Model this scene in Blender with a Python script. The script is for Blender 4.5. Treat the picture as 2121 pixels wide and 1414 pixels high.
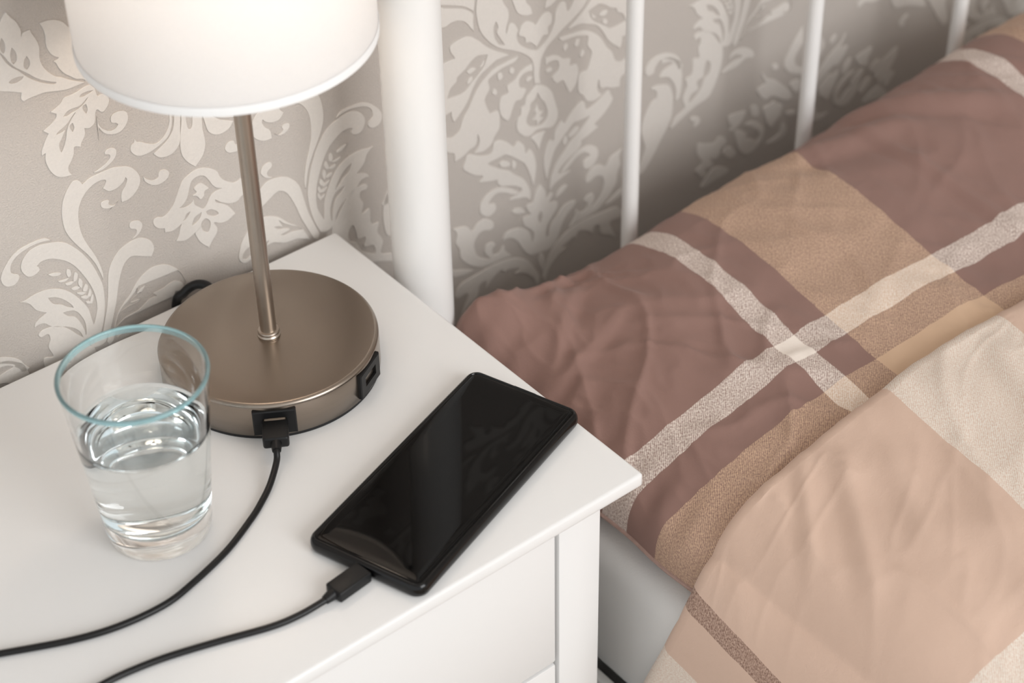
import bpy, bmesh, math, random
from mathutils import Vector, Matrix, noise

# ------------------------------------------------------------------ reset
for o in list(bpy.data.objects):
    bpy.data.objects.remove(o, do_unlink=True)
scene = bpy.context.scene
COL = scene.collection

# ------------------------------------------------------------------ camera
def camera():
    pitch, roll, yaw = math.radians(39.2645), math.radians(-1.202), math.radians(38.1766)
    cp, sp, cy, sy = math.cos(pitch), math.sin(pitch), math.cos(yaw), math.sin(yaw)
    f = Vector((sy * cp, cy * cp, -sp))
    r = Vector((cy, -sy, 0))
    u = r.cross(f)
    cr, sr = math.cos(roll), math.sin(roll)
    r2, u2 = cr * r + sr * u, -sr * r + cr * u
    cam = bpy.data.cameras.new('camera')
    cam.sensor_width = 36
    cam.lens = 68.323
    cam.clip_start = 0.05
    cam.dof.use_dof = True
    cam.dof.focus_distance = 1.10
    cam.dof.aperture_fstop = 6.3
    ob = bpy.data.objects.new('camera', cam)
    COL.objects.link(ob)
    ob.matrix_world = Matrix(((r2.x, u2.x, -f.x, -0.5355), (r2.y, u2.y, -f.y, -0.8712),
                              (r2.z, u2.z, -f.z, 1.2797), (0, 0, 0, 1)))
    scene.camera = ob
camera()

# ------------------------------------------------------------------ light
world = bpy.data.worlds.new('room_light')
scene.world = world
world.use_nodes = True
bg = world.node_tree.nodes['Background']
bg.inputs[0].default_value = (0.965, 0.987, 1.0, 1)
bg.inputs[1].default_value = 0.95

def area(name, loc, target, sx, sy, power, color):
    l = bpy.data.lights.new(name, 'AREA')
    l.shape = 'RECTANGLE'
    l.size, l.size_y, l.energy, l.color = sx, sy, power, color
    o = bpy.data.objects.new(name, l)
    COL.objects.link(o)
    o.location = loc
    o.rotation_euler = (Vector(target) - Vector(loc)).to_track_quat('-Z', 'Y').to_euler()
    return o
# daylight from the window on the room side, behind the camera
area('window_front_offscreen', (0.35, -2.9, 1.75), (0.0, -0.2, 0.55), 1.6, 1.5, 46, (1.0, 1.0, 1.0))

# enough bounces for the glass of water
scene.cycles.max_bounces = 24
scene.cycles.transmission_bounces = 24

vs = scene.view_settings
vs.view_transform = 'Standard'
vs.look = 'None'
vs.exposure = 0.05
vs.gamma = 1.0
vs.use_curve_mapping = False

# ------------------------------------------------------------------ helpers
def link(o, parent=None):
    COL.objects.link(o)
    if parent is not None:
        o.parent = parent
        o.matrix_parent_inverse = parent_world(parent).inverted()
    return o

def parent_world(p):
    m = Matrix.Translation(p.location) @ p.rotation_euler.to_matrix().to_4x4()
    return parent_world(p.parent) @ m if p.parent else m

def tag(o, label, cat, group=None):
    o['label'] = label
    o['category'] = cat
    if group:
        o['group'] = group
    return o

def struct(o, label=None):
    o['kind'] = 'structure'
    if label:
        o['label'] = label
    return o

def empty(name, loc):
    o = bpy.data.objects.new(name, None)
    o.empty_display_size = 0.05
    o.location = loc
    COL.objects.link(o)
    return o

def mesh_obj(name, bm, mat, parent=None, smooth=True, angle=40, recalc=True):
    me = bpy.data.meshes.new(name)
    if recalc:
        bmesh.ops.recalc_face_normals(bm, faces=bm.faces[:])
    bm.to_mesh(me)
    bm.free()
    me.materials.append(mat)
    if smooth:
        for p in me.polygons:
            p.use_smooth = True
        if angle:
            me.set_sharp_from_angle(angle=math.radians(angle))
    return link(bpy.data.objects.new(name, me), parent)

def box(x0, x1, y0, y1, z0, z1, bevel=0.0, seg=3, bm=None, mat=None):
    b = bm or bmesh.new()
    vs_ = [b.verts.new((x, y, z)) for x in (x0, x1) for y in (y0, y1) for z in (z0, z1)]
    F = [(0, 1, 3, 2), (4, 6, 7, 5), (0, 4, 5, 1), (2, 3, 7, 6), (0, 2, 6, 4), (1, 5, 7, 3)]
    fs = [b.faces.new([vs_[i] for i in f]) for f in F]
    if bevel > 0:
        es = list({e for f in fs for e in f.edges})
        bmesh.ops.bevel(b, geom=es, offset=bevel, segments=seg, profile=0.5, affect='EDGES')
    if mat is not None:
        bmesh.ops.transform(b, matrix=mat, verts=b.verts[:])
    return b

def lathe(profile, seg=96, center=(0, 0, 0), bm=None):
    """profile: list of (r, z); r == 0 closes at the axis"""
    b = bm or bmesh.new()
    rings = []
    for r, z in profile:
        if r < 1e-7:
            rings.append([b.verts.new((center[0], center[1], center[2] + z))])
        else:
            rings.append([b.verts.new((center[0] + r * math.cos(2 * math.pi * i / seg),
                                       center[1] + r * math.sin(2 * math.pi * i / seg), center[2] + z)) for i in range(seg)])
    for a, c in zip(rings, rings[1:]):
        for i in range(seg):
            j = (i + 1) % seg
            if len(a) == 1 and len(c) == 1:
                continue
            if len(a) == 1:
                b.faces.new((a[0], c[i], c[j]))
            elif len(c) == 1:
                b.faces.new((a[i], c[0], a[j]))
            else:
                b.faces.new((a[i], c[i], c[j], a[j]))
    return b

def catmull(pts, per=10, closed=False):
    P = [Vector(p) for p in pts]
    n = len(P)
    out = []
    rng = range(n if closed else n - 1)
    for i in rng:
        p1, p2 = P[i], P[(i + 1) % n]
        p0 = P[(i - 1) % n] if (closed or i > 0) else p1 * 2 - p2
        p3 = P[(i + 2) % n] if (closed or i + 2 < n) else p2 * 2 - p1
        for k in range(per):
            t = k / per
            out.append(0.5 * ((2 * p1) + (p2 - p0) * t + (2 * p0 - 5 * p1 + 4 * p2 - p3) * t * t + (3 * p1 - p0 - 3 * p2 + p3) * t ** 3))
    if not closed:
        out.append(P[-1])
    return out

def tube(pts, rad, seg=14, bm=None, caps=True):
    b = bm or bmesh.new()
    pts = [Vector(p) for p in pts]
    rads = rad if isinstance(rad, (list, tuple)) else [rad] * len(pts)
    t0 = (pts[1] - pts[0]).normalized()
    nrm = t0.orthogonal().normalized()
    rings = []
    for i, p in enumerate(pts):
        t = (pts[min(i + 1, len(pts) - 1)] - pts[max(i - 1, 0)]).normalized()
        nrm = (nrm - t * nrm.dot(t)).normalized()
        bi = t.cross(nrm)
        rings.append([b.verts.new(p + rads[i] * (math.cos(2 * math.pi * k / seg) * nrm + math.sin(2 * math.pi * k / seg) * bi)) for k in range(seg)])
    for a, c in zip(rings, rings[1:]):
        for k in range(seg):
            b.faces.new((a[k], a[(k + 1) % seg], c[(k + 1) % seg], c[k]))
    if caps:
        b.faces.new(rings[0][::-1])
        b.faces.new(rings[-1])
    return b

# ------------------------------------------------------------------ materials
def mat_new(name):
    m = bpy.data.materials.new(name)
    m.use_nodes = True
    nt = m.node_tree
    return m, nt, nt.nodes['Principled BSDF']

def simple(name, col, rough=0.5, metal=0.0, spec=0.5, coat=0.0, noise_scale=0, noise_amt=0.0, bump=0.0, bump_scale=400):
    m, nt, b = mat_new(name)
    b.inputs['Base Color'].default_value = (*col, 1)
    b.inputs['Roughness'].default_value = rough
    b.inputs['Metallic'].default_value = metal
    b.inputs['Specular IOR Level'].default_value = spec
    b.inputs['Coat Weight'].default_value = coat
    if noise_amt or bump:
        tc = nt.nodes.new('ShaderNodeTexCoord')
        if noise_amt:
            n = nt.nodes.new('ShaderNodeTexNoise')
            n.inputs['Scale'].default_value = noise_scale
            n.inputs['Detail'].default_value = 4
            nt.links.new(tc.outputs['Object'], n.inputs['Vector'])
            mx = nt.nodes.new('ShaderNodeMix')
            mx.data_type = 'RGBA'
            mx.inputs[6].default_value = (*[c * (1 - noise_amt) for c in col], 1)
            mx.inputs[7].default_value = (*[min(1, c * (1 + noise_amt)) for c in col], 1)
            nt.links.new(n.outputs['Fac'], mx.inputs[0])
            nt.links.new(mx.outputs[2], b.inputs['Base Color'])
        if bump:
            n2 = nt.nodes.new('ShaderNodeTexNoise')
            n2.inputs['Scale'].default_value = bump_scale
            n2.inputs['Detail'].default_value = 3
            nt.links.new(tc.outputs['Object'], n2.inputs['Vector'])
            bp = nt.nodes.new('ShaderNodeBump')
            bp.inputs['Strength'].default_value = bump
            bp.inputs['Distance'].default_value = 0.001
            nt.links.new(n2.outputs['Fac'], bp.inputs['Height'])
            nt.links.new(bp.outputs['Normal'], b.inputs['Normal'])
    return m

M_ground = simple('wallpaper_ground', (0.52, 0.475, 0.435), 0.62, noise_scale=900, noise_amt=0.10, bump=0.55, bump_scale=900)
M_motif = simple('wallpaper_motif', (0.69, 0.65, 0.605), 0.5, noise_scale=700, noise_amt=0.05, bump=0.25, bump_scale=500)
M_white = simple('white_lacquer', (0.82, 0.82, 0.815), 0.32, spec=0.4, noise_scale=3, noise_amt=0.012, bump=0.02, bump_scale=250)
M_enamel = simple('white_enamel', (0.84, 0.835, 0.82), 0.28, spec=0.45, noise_scale=6, noise_amt=0.015)
M_plaster = simple('ceiling_plaster', (0.78, 0.775, 0.76), 0.9, spec=0.2, noise_scale=8, noise_amt=0.02)
M_floor = simple('floor_laminate', (0.42, 0.33, 0.25), 0.45, noise_scale=12, noise_amt=0.2)
M_plastic = simple('black_plastic', (0.007, 0.007, 0.0075), 0.42, spec=0.3, bump=0.03, bump_scale=1500)
M_rubber = simple('black_rubber', (0.010, 0.010, 0.011), 0.55, spec=0.4, bump=0.04, bump_scale=2000)
M_cable = simple('black_cable', (0.006, 0.006, 0.0065), 0.36, spec=0.35, bump=0.03, bump_scale=1200)
M_phone = simple('phone_gloss', (0.003, 0.003, 0.0033), 0.12, spec=0.36, noise_scale=40, noise_amt=0.02)
M_screen = simple('phone_screen', (0.001, 0.001, 0.0011), 0.015, spec=0.2, noise_scale=60, noise_amt=0.02)
M_contact = simple('silver_contact', (0.75, 0.70, 0.64), 0.25, metal=1.0, noise_scale=100, noise_amt=0.05)
M_trim = simple('shade_trim_tape', (0.88, 0.88, 0.875), 0.7, spec=0.2, bump=0.1, bump_scale=900)
M_sheet = simple('white_sheet', (0.82, 0.815, 0.80), 0.85, spec=0.2, noise_scale=15, noise_amt=0.03, bump=0.15, bump_scale=700)

def brushed(name, col, rough, aniso, rot, ring):
    """brushed nickel: fine grain, concentric on the disc, lengthwise on the rod"""
    m, nt, b = mat_new(name)
    b.inputs['Metallic'].default_value = 1.0
    b.inputs['Roughness'].default_value = rough
    b.inputs['Anisotropic'].default_value = aniso
    b.inputs['Anisotropic Rotation'].default_value = rot
    tg = nt.nodes.new('ShaderNodeTangent')
    tg.direction_type = 'RADIAL'
    tg.axis = 'Z'
    nt.links.new(tg.outputs['Tangent'], b.inputs['Tangent'])
    tc = nt.nodes.new('ShaderNodeTexCoord')
    n = nt.nodes.new('ShaderNodeTexNoise')
    n.inputs['Detail'].default_value = 3
    if ring:
        ln = nt.nodes.new('ShaderNodeVectorMath')
        ln.operation = 'LENGTH'
        mp = nt.nodes.new('ShaderNodeMapping')
        mp.inputs['Scale'].default_value = (1, 1, 1)
        nt.links.new(tc.outputs['Object'], mp.inputs['Vector'])
        nt.links.new(mp.outputs['Vector'], ln.inputs[0])
        nt.links.new(ln.outputs['Value'], n.inputs['Vector'])
        n.inputs['Scale'].default_value = 2200
    else:
        mp = nt.nodes.new('ShaderNodeMapping')
        mp.inputs['Scale'].default_value = (1, 1, 0.01)
        nt.links.new(tc.outputs['Object'], mp.inputs['Vector'])
        nt.links.new(mp.outputs['Vector'], n.inputs['Vector'])
        n.inputs['Scale'].default_value = 1600
    mx = nt.nodes.new('ShaderNodeMix')
    mx.data_type = 'RGBA'
    mx.inputs[6].default_value = (*[c * 0.95 for c in col], 1)
    mx.inputs[7].default_value = (*[min(1, c * 1.05) for c in col], 1)
    nt.links.new(n.outputs['Fac'], mx.inputs[0])
    nt.links.new(mx.outputs[2], b.inputs['Base Color'])
    return m
M_nickel_disc = brushed('brushed_nickel_disc', (0.31, 0.262, 0.220), 0.25, 0.55, 0.0, True)
M_nickel_rod = brushed('brushed_nickel_rod', (0.46, 0.40, 0.345), 0.34, 0.2, 0.25, False)

def clear(name, col, ior):
    m, nt, b = mat_new(name)
    b.inputs['Base Color'].default_value = (*col, 1)
    b.inputs['Roughness'].default_value = 0.0
    b.inputs['IOR'].default_value = ior
    b.inputs['Transmission Weight'].default_value = 1.0
    return m
M_glass = clear('clear_glass', (0.985, 0.998, 1.0), 1.47)
M_rim = clear('rim_glass_painted_glow', (0.50, 0.80, 0.85), 1.47)  # glass tint and light piped along the edge, painted into the rim colour
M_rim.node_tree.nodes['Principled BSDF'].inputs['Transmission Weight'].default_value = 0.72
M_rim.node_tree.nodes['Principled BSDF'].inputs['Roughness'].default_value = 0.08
M_water = clear('water', (0.95, 0.99, 1.0), 1.333)
M_wet = clear('water_against_glass', (0.96, 0.993, 1.0), 1.47 / 1.333)

def shade_mat():
    m, nt, b = mat_new('white_shade_fabric')
    out = nt.nodes['Material Output']
    nt.nodes.remove(b)
    df = nt.nodes.new('ShaderNodeBsdfDiffuse')
    tr = nt.nodes.new('ShaderNodeBsdfTranslucent')
    mx = nt.nodes.new('ShaderNodeMixShader')
    tc = nt.nodes.new('ShaderNodeTexCoord')
    n = nt.nodes.new('ShaderNodeTexNoise')
    n.inputs['Scale'].default_value = 600
    nt.links.new(tc.outputs['Object'], n.inputs['Vector'])
    cm = nt.nodes.new('ShaderNodeMix')
    cm.data_type = 'RGBA'
    cm.inputs[6].default_value = (0.86, 0.86, 0.86, 1)
    cm.inputs[7].default_value = (0.89, 0.89, 0.89, 1)
    nt.links.new(n.outputs['Fac'], cm.inputs[0])
    nt.links.new(cm.outputs[2], df.inputs['Color'])
    nt.links.new(cm.outputs[2], tr.inputs['Color'])
    mx.inputs[0].default_value = 0.36
    nt.links.new(df.outputs[0], mx.inputs[1])
    nt.links.new(tr.outputs[0], mx.inputs[2])
    nt.links.new(mx.outputs[0], out.inputs['Surface'])
    return m
M_shade = shade_mat()

def bulb_mat():
    m, nt, b = mat_new('lit_bulb')
    b.inputs['Base Color'].default_value = (0.9, 0.85, 0.75, 1)
    b.inputs['Emission Color'].default_value = (1.0, 0.81, 0.65, 1)
    b.inputs['Emission Strength'].default_value = 19
    return m
M_bulb = bulb_mat()

def plaid(name, cols, rows, u0, u1, v0, v1, speck=0.48):
    """woven check: colour of the lengthwise threads crossed with the colour of the
    crosswise threads; cols / rows are (start, colour) lists in metres of the UV map"""
    m, nt, b = mat_new(name)
    b.inputs['Roughness'].default_value = 0.9
    b.inputs['Specular IOR Level'].default_value = 0.15
    b.inputs['Sheen Weight'].default_value = 0.12
    b.inputs['Sheen Roughness'].default_value = 0.5
    uv = nt.nodes.new('ShaderNodeUVMap')
    uv.uv_map = 'weave'
    wob = nt.nodes.new('ShaderNodeTexNoise')
    wob.inputs['Scale'].default_value = 45
    wob.inputs['Detail'].default_value = 3
    nt.links.new(uv.outputs[0], wob.inputs['Vector'])
    sub = nt.nodes.new('ShaderNodeVectorMath')
    sub.operation = 'SUBTRACT'
    sub.inputs[1].default_value = (0.5, 0.5, 0.5)
    nt.links.new(wob.outputs['Color'], sub.inputs[0])
    sc = nt.nodes.new('ShaderNodeVectorMath')
    sc.operation = 'SCALE'
    sc.inputs['Scale'].default_value = 0.0022
    nt.links.new(sub.outputs[0], sc.inputs[0])
    ad = nt.nodes.new('ShaderNodeVectorMath')
    ad.operation = 'ADD'
    nt.links.new(uv.outputs[0], ad.inputs[0])
    nt.links.new(sc.outputs[0], ad.inputs[1])
    sp = nt.nodes.new('ShaderNodeSeparateXYZ')
    nt.links.new(ad.outputs[0], sp.inputs[0])
    ramps = []
    for i, (lst, a, c) in enumerate(((cols, u0, u1), (rows, v0, v1))):
        mr = nt.nodes.new('ShaderNodeMapRange')
        mr.inputs['From Min'].default_value = a
        mr.inputs['From Max'].default_value = c
        nt.links.new(sp.outputs[i], mr.inputs['Value'])
        cr = nt.nodes.new('ShaderNodeValToRGB')
        cr.color_ramp.interpolation = 'CONSTANT'
        el = cr.color_ramp.elements
        while len(el) > 1:
            el.remove(el[-1])
        el[0].position = 0.0
        el[0].color = (*lst[0][1], 1)
        for s, colr in lst[1:]:
            e = el.new((s - a) / (c - a))
            e.color = (*colr, 1)
        nt.links.new(mr.outputs[0], cr.inputs[0])
        ramps.append(cr)
    # thread speckle: twill ribs broken up by noise
    mp = nt.nodes.new('ShaderNodeMapping')
    mp.inputs['Rotation'].default_value = (0, 0, math.radians(38))
    nt.links.new(uv.outputs[0], mp.inputs['Vector'])
    n = nt.nodes.new('ShaderNodeTexNoise')
    n.inputs['Scale'].default_value = 780
    n.inputs['Detail'].default_value = 2.5
    n.inputs['Roughness'].default_value = 0.65
    nt.links.new(mp.outputs[0], n.inputs['Vector'])
    w = nt.nodes.new('ShaderNodeTexWave')
    w.inputs['Scale'].default_value = 260
    w.inputs['Distortion'].default_value = 3.5
    w.inputs['Detail'].default_value = 1
    nt.links.new(mp.outputs[0], w.inputs['Vector'])
    av = nt.nodes.new('ShaderNodeMix')
    av.data_type = 'FLOAT'
    av.inputs[0].default_value = 0.18
    nt.links.new(n.outputs['Fac'], av.inputs[2])
    nt.links.new(w.outputs['Fac'], av.inputs[3])
    fr = nt.nodes.new('ShaderNodeMapRange')
    fr.inputs['From Min'].default_value = 0.32
    fr.inputs['From Max'].default_value = 0.68
    fr.inputs['To Min'].default_value = 0.5 - speck
    fr.inputs['To Max'].default_value = 0.5 + speck
    nt.links.new(av.outputs[0], fr.inputs['Value'])
    mx = nt.nodes.new('ShaderNodeMix')
    mx.data_type = 'RGBA'
    nt.links.new(fr.outputs[0], mx.inputs[0])
    nt.links.new(ramps[0].outputs[0], mx.inputs[6])
    nt.links.new(ramps[1].outputs[0], mx.inputs[7])
    nt.links.new(mx.outputs[2], b.inputs['Base Color'])
    # fine cloth relief
    n2 = nt.nodes.new('ShaderNodeTexNoise')
    n2.inputs['Scale'].default_value = 120
    n2.inputs['Detail'].default_value = 5
    nt.links.new(uv.outputs[0], n2.inputs['Vector'])
    hs = nt.nodes.new('ShaderNodeMix')
    hs.data_type = 'FLOAT'
    hs.inputs[0].default_value = 0.35
    nt.links.new(n2.outputs['Fac'], hs.inputs[2])
    nt.links.new(n.outputs['Fac'], hs.inputs[3])
    bp = nt.nodes.new('ShaderNodeBump')
    bp.inputs['Strength'].default_value = 0.35
    bp.inputs['Distance'].default_value = 0.0012
    nt.links.new(hs.outputs[0], bp.inputs['Height'])
    nt.links.new(bp.outputs['Normal'], b.inputs['Normal'])
    return m

MAU = (0.285, 0.174, 0.147)
TAN = (0.67, 0.47, 0.325)
IVO = (0.91, 0.825, 0.75)
M_pillow = plaid('plaid_cotton_mauve',
                 [(-0.2, MAU), (0.150, IVO), (0.1675, MAU), (0.194, TAN), (0.287, MAU), (0.446, IVO), (0.462, MAU), (0.488, TAN)],
                 [(-0.6, TAN), (-0.304, MAU), (-0.275, IVO), (-0.2545, MAU)], -0.2, 0.9, -0.6, 0.1)
PNK = (0.65, 0.472, 0.375)
CRM = (0.84, 0.80, 0.72)
BRN = (0.13, 0.055, 0.038)
M_duvet = plaid('plaid_cotton_blush',
                [(-0.6, CRM), (-0.068, PNK), (-0.0255, BRN), (-0.009, PNK), (0.162, CRM), (0.260, PNK), (0.40, CRM), (0.5, PNK)],
                [(-1.6, PNK), (-1.0, CRM), (-0.8, PNK), (-0.72, CRM), (-0.499, PNK)], -0.6, 1.1, -1.6, 0.0, speck=0.42)
M_seam = simple('pillow_seam', (0.42, 0.29, 0.25), 0.9, spec=0.1, noise_scale=300, noise_amt=0.2)
M_hem = simple('duvet_hem', (0.52, 0.33, 0.23), 0.9, spec=0.1, noise_scale=300, noise_amt=0.2)

# ------------------------------------------------------------------ room
wall = struct(mesh_obj('wall_back', box(-2.0, 2.2, 0.0, 0.1, 0.0, 2.5), M_ground, smooth=False),
              'silver grey damask wallpapered wall behind the bed')
floor = struct(mesh_obj('floor', box(-2.0, 2.2, -3.2, 0.0, -0.05, 0.0), M_floor, smooth=False), 'brown laminate floor')

struct(mesh_obj('ceiling', box(-2.0, 2.2, -3.2, 0.0, 2.5, 2.55), M_plaster, smooth=False), 'white plaster ceiling')
struct(mesh_obj('wall_right', box(2.2, 2.3, -3.2, 0.1, 0.0, 2.5), M_ground, smooth=False), 'silver grey papered wall beyond the far side of the bed')

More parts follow.
